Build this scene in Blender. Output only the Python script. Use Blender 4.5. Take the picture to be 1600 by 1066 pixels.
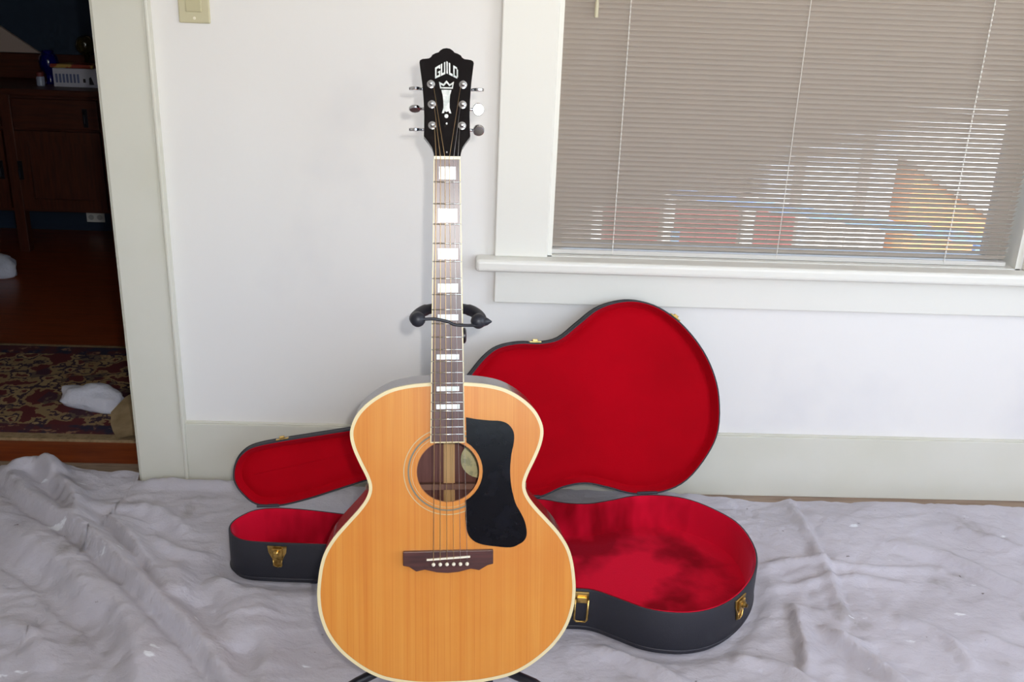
import bpy, bmesh, math, random
from mathutils import Vector, Matrix, noise

for o in list(bpy.data.objects):
    bpy.data.objects.remove(o, do_unlink=True)
S = bpy.context.scene
COL = S.collection
random.seed(4)
PI = math.pi

# ------------------------------------------------------------------ camera
cam_d = bpy.data.cameras.new('camera')
cam_d.sensor_width = 36.0
cam_d.lens = 36.0 * 1556 / 1600
cam_d.clip_start = 0.02
cam = bpy.data.objects.new('camera', cam_d)
COL.objects.link(cam)
CAMPOS = Vector((0, -2.3, 1.279))
r_ = Vector((0.9990139, -0.0242304, 0.0372043))
d_ = Vector((0.0262292, -0.3540145, -0.9348721))
f_ = Vector((0.0358232, 0.9349260, -0.3530298))
M = Matrix.Identity(4)
for i in range(3):
    M[i][0] = r_[i]; M[i][1] = -d_[i]; M[i][2] = -f_[i]; M[i][3] = CAMPOS[i]
cam.matrix_world = M
S.camera = cam

# ------------------------------------------------------------------ world, lights, exposure
S.view_settings.view_transform = 'Standard'
S.view_settings.look = 'None'
S.view_settings.gamma = 1.0
S.view_settings.use_curve_mapping = False
S.view_settings.exposure = 0.30
w = bpy.data.worlds.new('sky'); S.world = w; w.use_nodes = True
wn = w.node_tree
bg = wn.nodes['Background']
sky = wn.nodes.new('ShaderNodeTexSky')
sky.sky_type = 'NISHITA'
sky.sun_disc = False
sky.sun_elevation = math.radians(52)
sky.sun_rotation = math.radians(200)
wn.links.new(sky.outputs[0], bg.inputs[0])
bg.inputs[1].default_value = 0.6

def lamp(name, kind, loc, energy, color=(1, 1, 1), aim=None, **kw):
    d = bpy.data.lights.new(name, kind)
    d.energy = energy; d.color = color
    for k, v in kw.items():
        setattr(d, k, v)
    o = bpy.data.objects.new(name, d)
    COL.objects.link(o)
    o.location = loc
    if aim is not None:
        o.rotation_euler = (Vector(aim) - Vector(loc)).to_track_quat('-Z', 'Y').to_euler()
    return o

lamp('sun', 'SUN', (0, 0, 8), 12.0, (1, .95, .88), aim=(1.4, 3.2, 8 - 5.0), angle=math.radians(0.6))
# the camera's own flash, a hand's breadth up and to the right of the lens
FL = CAMPOS + r_ * 0.050 - d_ * 0.040 + f_ * 0.0
lamp('camera_flash', 'SPOT', FL, 40.0, (1.0, .965, .92), aim=FL + f_ + r_ * .02 - d_ * .06, shadow_soft_size=0.012, spot_size=math.radians(112), spot_blend=1.0)
# daylight entering the tall windows of the right-hand and rear walls
lamp('daylight_right_window', 'AREA', (2.36, -1.75, 1.45), 13.0, (1.0, .98, .95), aim=(0, -1.0, .5), shape='RECTANGLE', size=1.5, size_y=1.3)
lamp('daylight_rear_window', 'AREA', (0.9, -3.55, 1.5), 5.0, (1.0, .98, .95), aim=(0.1, 0, .6), shape='RECTANGLE', size=1.6, size_y=1.3)

# ------------------------------------------------------------------ helpers
def lin(r, g, b):
    def f(c):
        c /= 255.0
        return c / 12.92 if c <= 0.04045 else ((c + 0.055) / 1.055) ** 2.4
    return (f(r), f(g), f(b), 1)

MATS = {}
def mat(name, col, rough=.5, metal=0, coat=0, spec=.5, noise_=None, bump=None, sheen=None, coords='Object', **kw):
    """noise_=(scale, amount, col2, stretch) mixes in a second colour; bump=(scale,strength,stretch)."""
    if name in MATS:
        return MATS[name]
    m = bpy.data.materials.new(name); m.use_nodes = True
    nt = m.node_tree; b = nt.nodes['Principled BSDF']
    b.inputs['Base Color'].default_value = col
    b.inputs['Roughness'].default_value = rough
    b.inputs['Metallic'].default_value = metal
    b.inputs['Coat Weight'].default_value = coat
    b.inputs['Coat Roughness'].default_value = kw.get('coat_rough', .08)
    b.inputs['Specular IOR Level'].default_value = spec
    tc = nt.nodes.new('ShaderNodeTexCoord')
    def tex(scale, stretch, detail=4, rgh=.55):
        mp = nt.nodes.new('ShaderNodeMapping'); mp.inputs['Scale'].default_value = stretch
        nt.links.new(tc.outputs[coords], mp.inputs[0])
        n = nt.nodes.new('ShaderNodeTexNoise'); n.inputs['Scale'].default_value = scale
        n.inputs['Detail'].default_value = detail; n.inputs['Roughness'].default_value = rgh
        nt.links.new(mp.outputs[0], n.inputs['Vector'])
        return n
    src = None
    layers = noise_ if isinstance(noise_, list) else ([noise_] if noise_ else [])
    prev = None
    for (sc, lo, hi, col2, stretch) in layers:
        n = tex(sc, stretch)
        mr = nt.nodes.new('ShaderNodeMapRange')
        mr.inputs[1].default_value = lo; mr.inputs[2].default_value = hi
        nt.links.new(n.outputs['Fac'], mr.inputs[0])
        mx = nt.nodes.new('ShaderNodeMix'); mx.data_type = 'RGBA'
        nt.links.new(mr.outputs[0], mx.inputs[0])
        if prev is None:
            mx.inputs[6].default_value = col
        else:
            nt.links.new(prev, mx.inputs[6])
        mx.inputs[7].default_value = col2
        prev = mx.outputs[2]
    if prev is not None:
        nt.links.new(prev, b.inputs['Base Color'])
    if bump:
        sc, st, stretch = bump
        n = tex(sc, stretch, 6)
        bp = nt.nodes.new('ShaderNodeBump'); bp.inputs['Strength'].default_value = st
        bp.inputs['Distance'].default_value = kw.get('bump_dist', .003)
        nt.links.new(n.outputs['Fac'], bp.inputs['Height'])
        nt.links.new(bp.outputs[0], b.inputs['Normal'])
    if sheen:
        b.inputs['Sheen Weight'].default_value = sheen[0]
        b.inputs['Sheen Tint'].default_value = sheen[1]
        b.inputs['Sheen Roughness'].default_value = sheen[2]
    MATS[name] = m
    return m

def link(name, me, m=None, parent=None, smooth=False):
    o = bpy.data.objects.new(name, me)
    COL.objects.link(o)
    if m is not None and len(me.materials) == 0:
        me.materials.append(m)
    if parent is not None:
        o.parent = parent
    if smooth:
        for p in me.polygons:
            p.use_smooth = True
    return o

def tag(o, label, cat, group=None):
    o['label'] = label; o['category'] = cat
    if group: o['group'] = group
    return o

def empty(name, loc=(0, 0, 0), label=None, cat=None, group=None, rz=0):
    o = bpy.data.objects.new(name, None); COL.objects.link(o)
    o.location = loc; o.rotation_euler = (0, 0, rz)
    o.empty_display_size = .05
    if label: tag(o, label, cat, group)
    return o

class MB:
    """collects pieces of ONE part"""
    def __init__(s):
        s.v = []; s.f = []
    def add(s, vs, fs):
        k = len(s.v)
        s.v += [tuple(p) for p in vs]
        s.f += [tuple(i + k for i in f) for f in fs]
        return s
    def box(s, x0, x1, y0, y1, z0, z1):
        vs = [(x, y, z) for z in (z0, z1) for y in (y0, y1) for x in (x0, x1)]
        return s.add(vs, [(0, 2, 3, 1), (4, 5, 7, 6), (0, 1, 5, 4), (2, 6, 7, 3), (0, 4, 6, 2), (1, 3, 7, 5)])
    def prism(s, poly, fn0, fn1):
        """closed slab: poly of 2-D points mapped by fn0 (one face) and fn1 (other face)"""
        n = len(poly)
        vs = [fn0(p) for p in poly] + [fn1(p) for p in poly]
        fs = [tuple(range(n)), tuple(range(2 * n - 1, n - 1, -1))]
        for i in range(n):
            j = (i + 1) % n
            fs.append((i, i + n, j + n, j))
        return s.add(vs, fs)
    def tube(s, pts, r, seg=10, caps=True):
        pts = [Vector(p) for p in pts]
        rs = r if isinstance(r, (list, tuple)) else [r] * len(pts)
        k = len(s.v); ref = None
        for i, p in enumerate(pts):
            t = (pts[min(i + 1, len(pts) - 1)] - pts[max(i - 1, 0)])
            if t.length < 1e-9: t = Vector((0, 0, 1))
            t.normalize()
            if ref is None:
                ref = t.orthogonal().normalized()
            ref = (ref - t * ref.dot(t)).normalized()
            b = t.cross(ref)
            for j in range(seg):
                a = 2 * PI * j / seg
                s.v.append(tuple(p + (ref * math.cos(a) + b * math.sin(a)) * rs[i]))
        for i in range(len(pts) - 1):
            for j in range(seg):
                j2 = (j + 1) % seg
                s.f.append((k + i * seg + j, k + i * seg + j2, k + (i + 1) * seg + j2, k + (i + 1) * seg + j))
        if caps:
            s.f.append(tuple(k + j for j in range(seg - 1, -1, -1)))
            e = k + (len(pts) - 1) * seg
            s.f.append(tuple(e + j for j in range(seg)))
        return s
    def lathe(s, prof, centre=(0, 0, 0), axis=(0, 0, 1), seg=20):
        ax = Vector(axis).normalized(); u = ax.orthogonal().normalized(); v = ax.cross(u); c = Vector(centre)
        k = len(s.v)
        for (r, h) in prof:
            for j in range(seg):
                a = 2 * PI * j / seg
                s.v.append(tuple(c + ax * h + (u * math.cos(a) + v * math.sin(a)) * max(r, 1e-5)))
        for i in range(len(prof) - 1):
            for j in range(seg):
                j2 = (j + 1) % seg
                s.f.append((k + i * seg + j, k + i * seg + j2, k + (i + 1) * seg + j2, k + (i + 1) * seg + j))
        s.f.append(tuple(k + j for j in range(seg - 1, -1, -1)))
        e = k + (len(prof) - 1) * seg
        s.f.append(tuple(e + j for j in range(seg)))
        return s
    def ball(s, c, r, seg=16, sc=(1, 1, 1)):
        k = len(s.v)
        n = seg // 2
        for i in range(n + 1):
            th = PI * i / n
            for j in range(seg):
                a = 2 * PI * j / seg
                rr = max(math.sin(th), 1e-4)
                s.v.append((c[0] + r * sc[0] * rr * math.cos(a), c[1] + r * sc[1] * rr * math.sin(a), c[2] + r * sc[2] * math.cos(th)))
        for i in range(n):
            for j in range(seg):
                j2 = (j + 1) % seg
                s.f.append((k + i * seg + j, k + (i + 1) * seg + j, k + (i + 1) * seg + j2, k + i * seg + j2))
        return s
    def mesh(s, name='m', bevel=0, segs=2):
        me = bpy.data.meshes.new(name)
        me.from_pydata(s.v, [], s.f)
        me.update()
        bm = bmesh.new(); bm.from_mesh(me)
        bmesh.ops.recalc_face_normals(bm, faces=bm.faces)
        if bevel:
            bmesh.ops.bevel(bm, geom=[e for e in bm.edges if len(e.link_faces) == 2 and e.calc_face_angle(0) > .6], offset=bevel, segments=segs, affect='EDGES', profile=.5)
        bm.to_mesh(me); bm.free()
        return me
    def build(s, name, m, parent=None, bevel=0, smooth=False, segs=2):
        me = s.mesh(name, bevel, segs)
        if smooth == 'auto':
            o = link(name, me, m, parent, True)
            me.set_sharp_from_angle(angle=math.radians(38))
            return o
        return link(name, me, m, parent, smooth)

def struct(o):
    o['kind'] = 'structure'
    return o

def catmull(pts, n, closed=False):
    out = []; N = len(pts)
    rng = range(N) if closed else range(N - 1)
    for i in rng:
        def P(k):
            return Vector(pts[k % N]) if closed else Vector(pts[max(0, min(N - 1, k))])
        p0, p1, p2, p3 = P(i - 1), P(i), P(i + 1), P(i + 2)
        for q in range(n):
            t = q / n
            out.append(0.5 * ((2 * p1) + (p2 - p0) * t + (2 * p0 - 5 * p1 + 4 * p2 - p3) * t * t + (3 * p1 - p0 - 3 * p2 + p3) * t ** 3))
    if not closed:
        out.append(Vector(pts[-1]))
    return out

def offset_loop(loop, d):
    """move each vertex of a closed 2-D loop inward by d"""
    n = len(loop)
    area = sum(loop[i][0] * loop[(i + 1) % n][1] - loop[(i + 1) % n][0] * loop[i][1] for i in range(n))
    sg = 1 if area > 0 else -1
    out = []
    for i in range(n):
        t = Vector(loop[(i + 1) % n]) - Vector(loop[i - 1])
        t.normalize()
        out.append(Vector(loop[i]) + Vector((-t.y, t.x)) * (d * sg))
    return out

# ------------------------------------------------------------------ materials
m_wall = mat('painted_plaster', lin(240, 237, 233), .75, noise_=(2.2, .55, .75, lin(230, 228, 227), (1, 1, 1)), bump=(60, .06, (1, 1, 1)))
m_trim = mat('cream_gloss_paint', lin(222, 220, 207), .38, noise_=(3, .45, .8, lin(213, 211, 194), (1, 1, 1)))
m_white = mat('white_paint', lin(236, 234, 226), .45)
m_floor = mat('brown_wood_floor', lin(158, 136, 118), .5, noise_=(6, .4, .7, lin(134, 110, 94), (1, 12, 1)))
m_hallfloor = mat('red_wood_floor', lin(150, 72, 34), .32, noise_=[(5, .35, .7, lin(110, 46, 20), (1, 14, 1)), (40, .5, .7, lin(166, 84, 44), (.6, 30, 1))])
m_thresh = mat('threshold_wood', lin(150, 128, 108), .6, noise_=(20, .4, .7, lin(120, 98, 80), (1, 8, 1)))
m_blue = mat('navy_wall', lin(30, 46, 66), .7)

# ------------------------------------------------------------------ the room
H = 2.55
XL, XR, YR = -2.35, 2.45, -3.65
WT = .13       # wall thickness
DX0, DX1, DH = -1.76, -.846, 2.06       # doorway
WX0, WX1, WZ0, WZ1 = .163, 1.318, .60, 1.95   # window opening
b = MB()
b.box(XL, DX0, 0, WT, 0, H); b.box(DX0, DX1, 0, WT, DH, H); b.box(DX1, WX0, 0, WT, 0, H)
b.box(WX0, WX1, 0, WT, 0, WZ0); b.box(WX0, WX1, 0, WT, WZ1, H); b.box(WX1, XR + .1, 0, WT, 0, H)
struct(b.build('wall_back', m_wall))
struct(MB().box(XL - .1, XL, YR, WT, 0, H).build('wall_left', m_wall))
b = MB()   # right wall with a window opening
b.box(XR, XR + .12, YR, -2.55, 0, H); b.box(XR, XR + .12, -.95, 0, 0, H); b.box(XR, XR + .12, -2.55, -.95, 0, .75); b.box(XR, XR + .12, -2.55, -.95, 2.15, H)
struct(b.build('wall_right', m_wall))
b = MB()
b.box(XL - .1, .05, YR - .12, YR, 0, H); b.box(1.75, XR + .12, YR - .12, YR, 0, H); b.box(.05, 1.75, YR - .12, YR, 0, .8); b.box(.05, 1.75, YR - .12, YR, 2.2, H)
struct(b.build('wall_rear', m_wall))
struct(MB().box(XL - .1, XR + .12, YR - .12, WT, H, H + .12).build('ceiling', m_white))
struct(MB().box(XL - .1, XR + .12, YR - .12, .005, -.1, 0).build('floor', m_floor))
struct(MB().box(DX1 + .1145, XR, -.016, 0, 0, .1715).box(DX1 + .1145, XR, -.012, 0, .1715, .1745).build('baseboard_back', m_trim, bevel=.0015))
# door casing and jamb
b = MB().box(DX1 - .002, DX1 + .112, -.020, 0, 0, DH + .11).box(DX1 + .112, DX1 + .121, -.026, 0, 0, DH + .11)
struct(b.build('trim_1', m_trim, bevel=.003))
struct(MB().box(DX0 - .112, DX0 + .002, -.02, 0, 0, DH + .11).build('trim_2', m_trim, bevel=.003))
struct(MB().box(DX0 + .002, DX1 - .002, -.02, 0, DH, DH + .11).build('trim_3', m_trim, bevel=.003))
struct(MB().box(DX1 - .012, DX1, 0, WT, 0, DH).box(DX0, DX0 + .012, 0, WT, 0, DH).box(DX0, DX1, 0, WT, DH - .012, DH).build('trim_4', m_trim))
# window: casing, stool, apron
struct(MB().box(WX0 - .125, WX0, -.021, 0, .632, WZ1 + .12).build('trim_5', m_white, bevel=.003))
struct(MB().box(WX1 + .004, WX1 + .13, -.021, 0, .632, WZ1 + .12).build('trim_6', m_white, bevel=.003))
struct(MB().box(WX0, WX1 + .004, -.021, 0, WZ1, WZ1 + .12).build('trim_7', m_white, bevel=.003))
b = MB().box(-.0065, WX1 + .17, -.056, 0, .602, .632)
sill = b.build('trim_8', m_white, bevel=.009, segs=3); struct(sill)
struct(MB().box(WX0, WX1, 0, .058, .60, .632).build('trim_9', m_white))
struct(MB().box(.040, WX1 + .13, -.018, 0, .515, .602).build('trim_10', m_white, bevel=.003))

# window_1: jambs, sash, pane
win = struct(MB().box(WX0, WX0 + .012, 0, WT, .60, WZ1).box(WX1 - .012, WX1, 0, WT, .60, WZ1).box(WX0, WX1, 0, WT, WZ1 - .012, WZ1).box(WX0, WX1, .058, WT, .585, .60).build('window_1', m_white))
m_sash = mat('sash_paint', lin(196, 190, 180), .5)
MB().box(WX0 + .012, WX0 + .04, .085, .12, .60, WZ1 - .012).box(WX1 - .046, WX1 - .012, .085, .12, .60, WZ1 - .012).box(WX0 + .04, WX1 - .046, .085, .12, .60, .636).box(WX0 + .04, WX1 - .046, .085, .12, WZ1 - .06, WZ1 - .012).build('sash', m_sash, win)
mg = bpy.data.materials.new('window_glass'); mg.use_nodes = True
nt = mg.node_tree; nt.nodes.remove(nt.nodes['Principled BSDF'])
out = nt.nodes['Material Output']
tr = nt.nodes.new('ShaderNodeBsdfTransparent'); gl = nt.nodes.new('ShaderNodeBsdfGlossy'); gl.inputs['Roughness'].default_value = .02
fr = nt.nodes.new('ShaderNodeFresnel'); fr.inputs[0].default_value = 1.45
mx = nt.nodes.new('ShaderNodeMixShader')
nt.links.new(fr.outputs[0], mx.inputs[0]); nt.links.new(tr.outputs[0], mx.inputs[1]); nt.links.new(gl.outputs[0], mx.inputs[2]); nt.links.new(mx.outputs[0], out.inputs[0])
MB().box(WX0 + .04, WX1 - .046, .100, .104, .636, WZ1 - .06).build('pane', mg, win)
# ------------------------------------------------------------------ next room
HX0, HX1, HY1 = -3.6, -.35, 2.45
struct(MB().box(HX0, HX1, HY1, HY1 + .1, 0, H).build('wall_far', m_blue))
struct(MB().box(HX0 - .1, HX0, WT, HY1 + .1, 0, H).build('wall_hall_left', m_blue))
struct(MB().box(HX1, HX1 + .1, WT, HY1 + .1, 0, H).build('wall_hall_right', m_blue))
struct(MB().box(HX0 - .1, XL - .1, WT - .1, WT, 0, H).build('wall_hall_front', m_blue))
struct(MB().box(HX0 - .1, HX1 + .1, WT, HY1 + .1, H, H + .12).build('ceiling_hall', m_white))
struct(MB().box(HX0 - .1, HX1 + .1, .078, HY1 + .1, -.1, 0).build('floor_hall', m_hallfloor))
struct(MB().box(DX0 + .012, DX1 - .012, .005, .078, -.05, .006).build('trim_11', m_thresh, bevel=.003))

# ------------------------------------------------------------------ guitar
m_top = mat('amber_spruce', lin(214, 144, 62), .32, spec=.35, coat=.12, coat_rough=.15, noise_=[(5, .35, .72, lin(206, 128, 48), (14, 1, .25)), (26, .5, .8, lin(196, 110, 40), (16, 1, .08)), (3.0, .45, .75, lin(200, 119, 45), (1, 1, 1))])
m_bind = mat('ivory_binding', lin(224, 208, 162), .35)
m_rose = mat('rosewood', lin(84, 40, 32), .25, coat=.4, noise_=(18, .35, .7, lin(58, 28, 22), (6, 6, .5)))
m_rosein = mat('rosewood_inside', lin(120, 72, 60), .6, noise_=(18, .35, .7, lin(96, 52, 44), (6, 1, .5)))
m_neck = mat('mahogany', lin(150, 104, 62), .35, coat=.3, noise_=(18, .35, .7, lin(120, 80, 46), (6, 6, .5)))
m_board = mat('fingerboard_rosewood', lin(96, 62, 56), .30, noise_=(30, .35, .7, lin(66, 40, 38), (6, 6, .4)))
m_black = mat('black_lacquer', lin(14, 10, 12), .10, spec=.25)
m_guard = mat('black_pickguard', lin(10, 10, 16), .18, spec=.16, noise_=(24, .5, .8, lin(22, 23, 32), (1, 1, 1)), bump=(30, .06, (1, 1, 1)))
m_pearl = mat('mother_of_pearl', lin(238, 240, 238), .18, coat=.6, noise_=(90, .4, .65, lin(196, 204, 200), (1, 1, 1)))
m_chrome = mat('chrome', lin(214, 216, 220), .14, metal=1)
m_fret = mat('nickel_fret_wire', lin(220, 220, 216), .22, metal=1)
m_steel = mat('plain_steel_string', lin(205, 205, 205), .3, metal=1)
m_bronze = mat('bronze_string', lin(202, 172, 128), .35, metal=1)
m_bone = mat('bone', lin(236, 228, 206), .4)
m_brace = mat('spruce_brace', lin(214, 168, 110), .7)
m_label = mat('paper_label', lin(214, 204, 156), .8, noise_=(60, .5, .6, lin(182, 178, 140), (1, 1, 1)))
m_rosette = mat('rosette_line', lin(120, 116, 96), .4)
m_rosette2 = mat('rosette_pale', lin(196, 178, 132), .4)

gt = empty('acoustic_guitar', label='blond jumbo acoustic guitar with black headstock and pickguard, upright on a stand', cat='guitar')
GU = Vector((0.998404, 0.055343, 0.01125)); GN = Vector((0.050553, -0.964602, 0.258819)); GV = Vector((-0.025176, 0.257837, 0.96586))
GM = Matrix.Identity(4)
for i in range(3):
    GM[i][0] = GU[i]; GM[i][1] = -GN[i]; GM[i][2] = GV[i]
GM.translation = Vector((-0.032557, -0.930, 0.140882))
gt.matrix_world = GM

half = [(0, 513.5), (26, 512.6), (63, 509.3), (95, 501.5), (123.5, 485.5), (144.7, 465.5), (156, 444.5), (158.8, 426.5), (154.5, 405), (144.4, 380.5), (133.4, 357), (129, 339.5), (133.2, 322.8), (145.6, 304.3), (166, 281.5), (186.4, 258), (202, 233), (210, 209), (214.4, 180), (215.6, 155), (212.3, 125), (201.5, 93), (181.5, 63), (154, 37.5), (125, 18.5), (96, 7.5), (50, -0.5), (0, -2)]
pts = half + [(-x, z) for x, z in reversed(half[1:-1])]
body = [p * .001 for p in catmull([Vector(p) for p in pts], 4, closed=True)]     # clockwise loop of (u, v)
NB = len(body)
def depth_at(v):          # body gets deeper towards the tail
    return .100 + .024 * (1 - max(0, min(1, v / .513)))
HC, HR = (0.001, .3645), .0515
bin1 = offset_loop(body, .0055)

# top plate with its sound hole
bm = bmesh.new()
lo = [bm.verts.new((p.x, 0, p.y)) for p in bin1]
NH = 64
hl = [bm.verts.new((HC[0] + HR * math.cos(2 * PI * k / NH), 0, HC[1] + HR * math.sin(2 * PI * k / NH))) for k in range(NH)]
ed = [bm.edges.new((lo[i], lo[(i + 1) % NB])) for i in range(NB)] + [bm.edges.new((hl[i], hl[(i + 1) % NH])) for i in range(NH)]
bmesh.ops.triangle_fill(bm, edges=ed, use_beauty=True)
bad = [f for f in bm.faces if (Vector((f.calc_center_median().x - HC[0], f.calc_center_median().z - HC[1]))).length < HR * .93 and all(v in hl for v in f.verts)]
bmesh.ops.delete(bm, geom=bad, context='FACES')
hb = [bm.verts.new((v.co.x, .0035, v.co.z)) for v in hl]
for i in range(NH):
    j = (i + 1) % NH
    bm.faces.new((hl[i], hl[j], hb[j], hb[i]))
bmesh.ops.recalc_face_normals(bm, faces=bm.faces)
me = bpy.data.meshes.new('soundboard'); bm.to_mesh(me); bm.free()
if me.polygons and sum(p.normal.y * p.area for p in me.polygons) > 0:
    me.flip_normals()
link('soundboard', me, m_top, gt)
# edge binding
bo = MB()
for i in range(NB):
    j = (i + 1) % NB
    a, c = body[i], body[j]; ai, ci = bin1[i], bin1[j]
    k = len(bo.v)
    bo.v += [(ai.x, -.0003, ai.y), (ci.x, -.0003, ci.y), (c.x, -.0003, c.y), (a.x, -.0003, a.y), (a.x, .006, a.y), (c.x, .006, c.y)]
    bo.f += [(k, k + 1, k + 2, k + 3), (k + 3, k + 2, k + 5, k + 4)]
bo.build('edge_binding', m_bind, gt)
# sides
sd = MB()
for i in range(NB):
    p = body[i]
    d = depth_at(p.y)
    sd.v += [(p.x, .006, p.y), (p.x, d - .005, p.y)]
for i in range(NB):
    j = (i + 1) % NB
    sd.f.append((2 * i, 2 * j, 2 * j + 1, 2 * i + 1))
sd.build('side', m_rose, gt, smooth=True)
bk = MB()
bk.v = [(p.x, depth_at(p.y) - .005, p.y) for p in body] + [(p.x * .9, depth_at(p.y) + .004, .25 + (p.y - .25) * .9) for p in body]
for i in range(NB):
    j = (i + 1) % NB
    bk.f.append((i, j, NB + j, NB + i))
bk.f.append(tuple(range(NB, 2 * NB)))
bk.build('back', m_rosein, gt)
yb = depth_at(.365)
MB().box(-.005, .0145, yb - .006, yb + .001, .06, .49).build('back_strip', m_brace, gt)
MB().box(-.14, .14, yb - .015, yb, .310, .320).build('back_brace', mat('dark_brace', lin(140, 100, 84), .7), gt)
MB().lathe([(.0, -.0004), (.033, -.0004), (.033, .0004), (0, .0004)], (.058, yb - .007, .362), (0, 1, 0), 32).build('paper_label', m_label, gt)
# rosette
def ring(name, r0, r1, y, m, parent, a0=0, a1=2 * PI, seg=72):
    q = MB()
    for k in range(seg + 1):
        a = a0 + (a1 - a0) * k / seg
        for r in (r0, r1):
            q.v.append((HC[0] + r * math.cos(a), y, HC[1] + r * math.sin(a)))
    for k in range(seg):
        q.f.append((2 * k, 2 * k + 2, 2 * k + 3, 2 * k + 1))
    return q.build(name, m, parent)
ring('rosette_ring', .0640, .0668, -.0004, m_rosette, gt)
ring('rosette_ring', .0600, .0608, -.0004, m_rosette2, gt)
ring('rosette_ring', .0722, .0736, -.0004, m_rosette2, gt)
ring('soundhole_edge', .0512, .0522, -.0004, mat('soundhole_rim', lin(170, 104, 50), .4), gt)
# pickguard
pg = [(30.3, 455), (48.2, 451.7), (69.3, 449.3), (88, 448), (101, 442), (109.1, 429.6), (109.7, 413.4), (105.6, 391.9), (103.6, 365), (105.8, 337.8), (112.4, 310.5), (121, 294), (128.6, 277.4), (132, 258.7), (128.8, 246.7), (119.2, 239.2), (104.2, 234), (75.2, 236.9), (51.6, 241.8), (37.7, 251.9), (31.3, 267.3), (29.2, 290.3), (30.3, 303)]
pg = [p * .001 for p in catmull([Vector(p) for p in pg], 3)]
arc = []
PR = .0572
a0 = math.atan2(.307 - HC[1], .0335 - HC[0]); a1 = math.atan2(.412 - HC[1], .0305 - HC[0])
for k in range(13):
    a = a0 + (a1 - a0) * k / 12
    arc.append(Vector((HC[0] + PR * math.cos(a), HC[1] + PR * math.sin(a))))
MB().prism(pg + arc, lambda p: (p[0], -.0018, p[1]), lambda p: (p[0], 0, p[1])).build('pickguard', m_guard, gt)
# bridge
br = [(-74, 232), (75.5, 232), (75.5, 208.5), (66, 206.5), (52, 198), (46, 199.5), (38, 201), (18, 196), (0, 194.5), (-18, 196), (-38, 201), (-46, 199.5), (-52, 198), (-64, 206.5), (-74, 208.5)]
BR = MB().prism([Vector(p) * .001 for p in br], lambda p: (p[0], -.009, p[1]), lambda p: (p[0], 0, p[1])).build('bridge', mat('bridge_rosewood', lin(84, 46, 42), .32, noise_=(30, .35, .7, lin(58, 30, 28), (.5, 6, 6))), gt, bevel=.0012)
MB().prism([Vector(p) * .001 for p in [(-35, 217), (37, 221), (37, 224), (-35, 220)]], lambda p: (p[0], -.0125, p[1]), lambda p: (p[0], -.008, p[1])).build('saddle', m_bone, BR, bevel=.0005)
XS = [-.0258 + .01112 * k for k in range(6)]
pin = MB().lathe([(.0026, 0), (.0032, .002), (.0030, .0042), (.0016, .0056), (0, .006)], (0, 0, 0), (0, -1, 0), 14).mesh('pin')
for k in range(6):
    o = link('bridge_pin', pin, m_bone, BR, True); o.location = (XS[k] + .002, -.009, .2105)
# neck and fingerboard
VN, SC = .8735, .650
def fbw(v):  # half width of the board
    t = (VN - v) / (VN - .414)
    return .0212 + .0072 * t
nk = MB(); rows = 12
for i in range(rows + 1):
    v = .495 + (VN - .495) * i / rows
    hw = fbw(v) - .0003
    dp = .020 + .005 * (1 - i / rows) + (.075 * max(0, 1 - i * 1.2) if i == 0 else (.022 if i == 1 else 0))
    for j in range(13):
        a = PI * j / 12
        nk.v.append((hw * math.cos(a), -.003 + dp * math.sin(a), v))
for i in range(rows):
    for j in range(12):
        nk.f.append((i * 13 + j, i * 13 + j + 1, (i + 1) * 13 + j + 1, (i + 1) * 13 + j))
nk.build('neck', m_neck, gt, smooth=True)
poly = [(-fbw(.414), .414), (fbw(.414), .414), (fbw(VN), VN), (-fbw(VN), VN)]
FBY = -.0075
FB = MB().prism([(x * .93, z + (.0018 if z < .5 else 0)) for x, z in poly], lambda p: (p[0], FBY, p[1]), lambda p: (p[0], .002, p[1])).build('fretboard', m_board, gt)
for sgn in (-1, 1):
    q = [(sgn * fbw(.414) * .93, .414), (sgn * fbw(.414), .414), (sgn * fbw(VN), VN), (sgn * fbw(VN) * .93, VN)]
    MB().prism(q, lambda p: (p[0], FBY - .0002, p[1]), lambda p: (p[0], .002, p[1])).build('fretboard_binding', m_bind, FB)
MB().box(-fbw(.414) * .93, fbw(.414) * .93, FBY - .0002, .002, .414, .4158).build('fretboard_binding', m_bind, FB)
for k in range(1, 21):
    v = VN - SC * (1 - 2 ** (-k / 12))
    hw = fbw(v) * .985
    MB().tube([(-hw, FBY, v), (hw, FBY, v)], .0011, 8).build('fret', m_fret, FB, smooth=True)
for (x0, x1, z1, z0) in [(-13, 14, 861.5, 841), (-14.5, 16.5, 795, 773), (-15, 17.2, 731.6, 714), (-15.5, 17.6, 675, 660.5), (-15.8, 17.8, 625.2, 615.4), (-17.6, 19, 560.2, 551.6), (-17.8, 19, 507.5, 499.6), (-18.6, 20, 478, 470)]:
    MB().box(x0 * .001, x1 * .001, FBY - .0004, FBY + .001, z0 * .001, z1 * .001).build('block_inlay', m_pearl, FB, bevel=.0003)
MB().box(-.0212, .0212, -.0105, .004, VN - .001, VN + .0042).build('nut', m_bone, gt, bevel=.0008)

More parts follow.
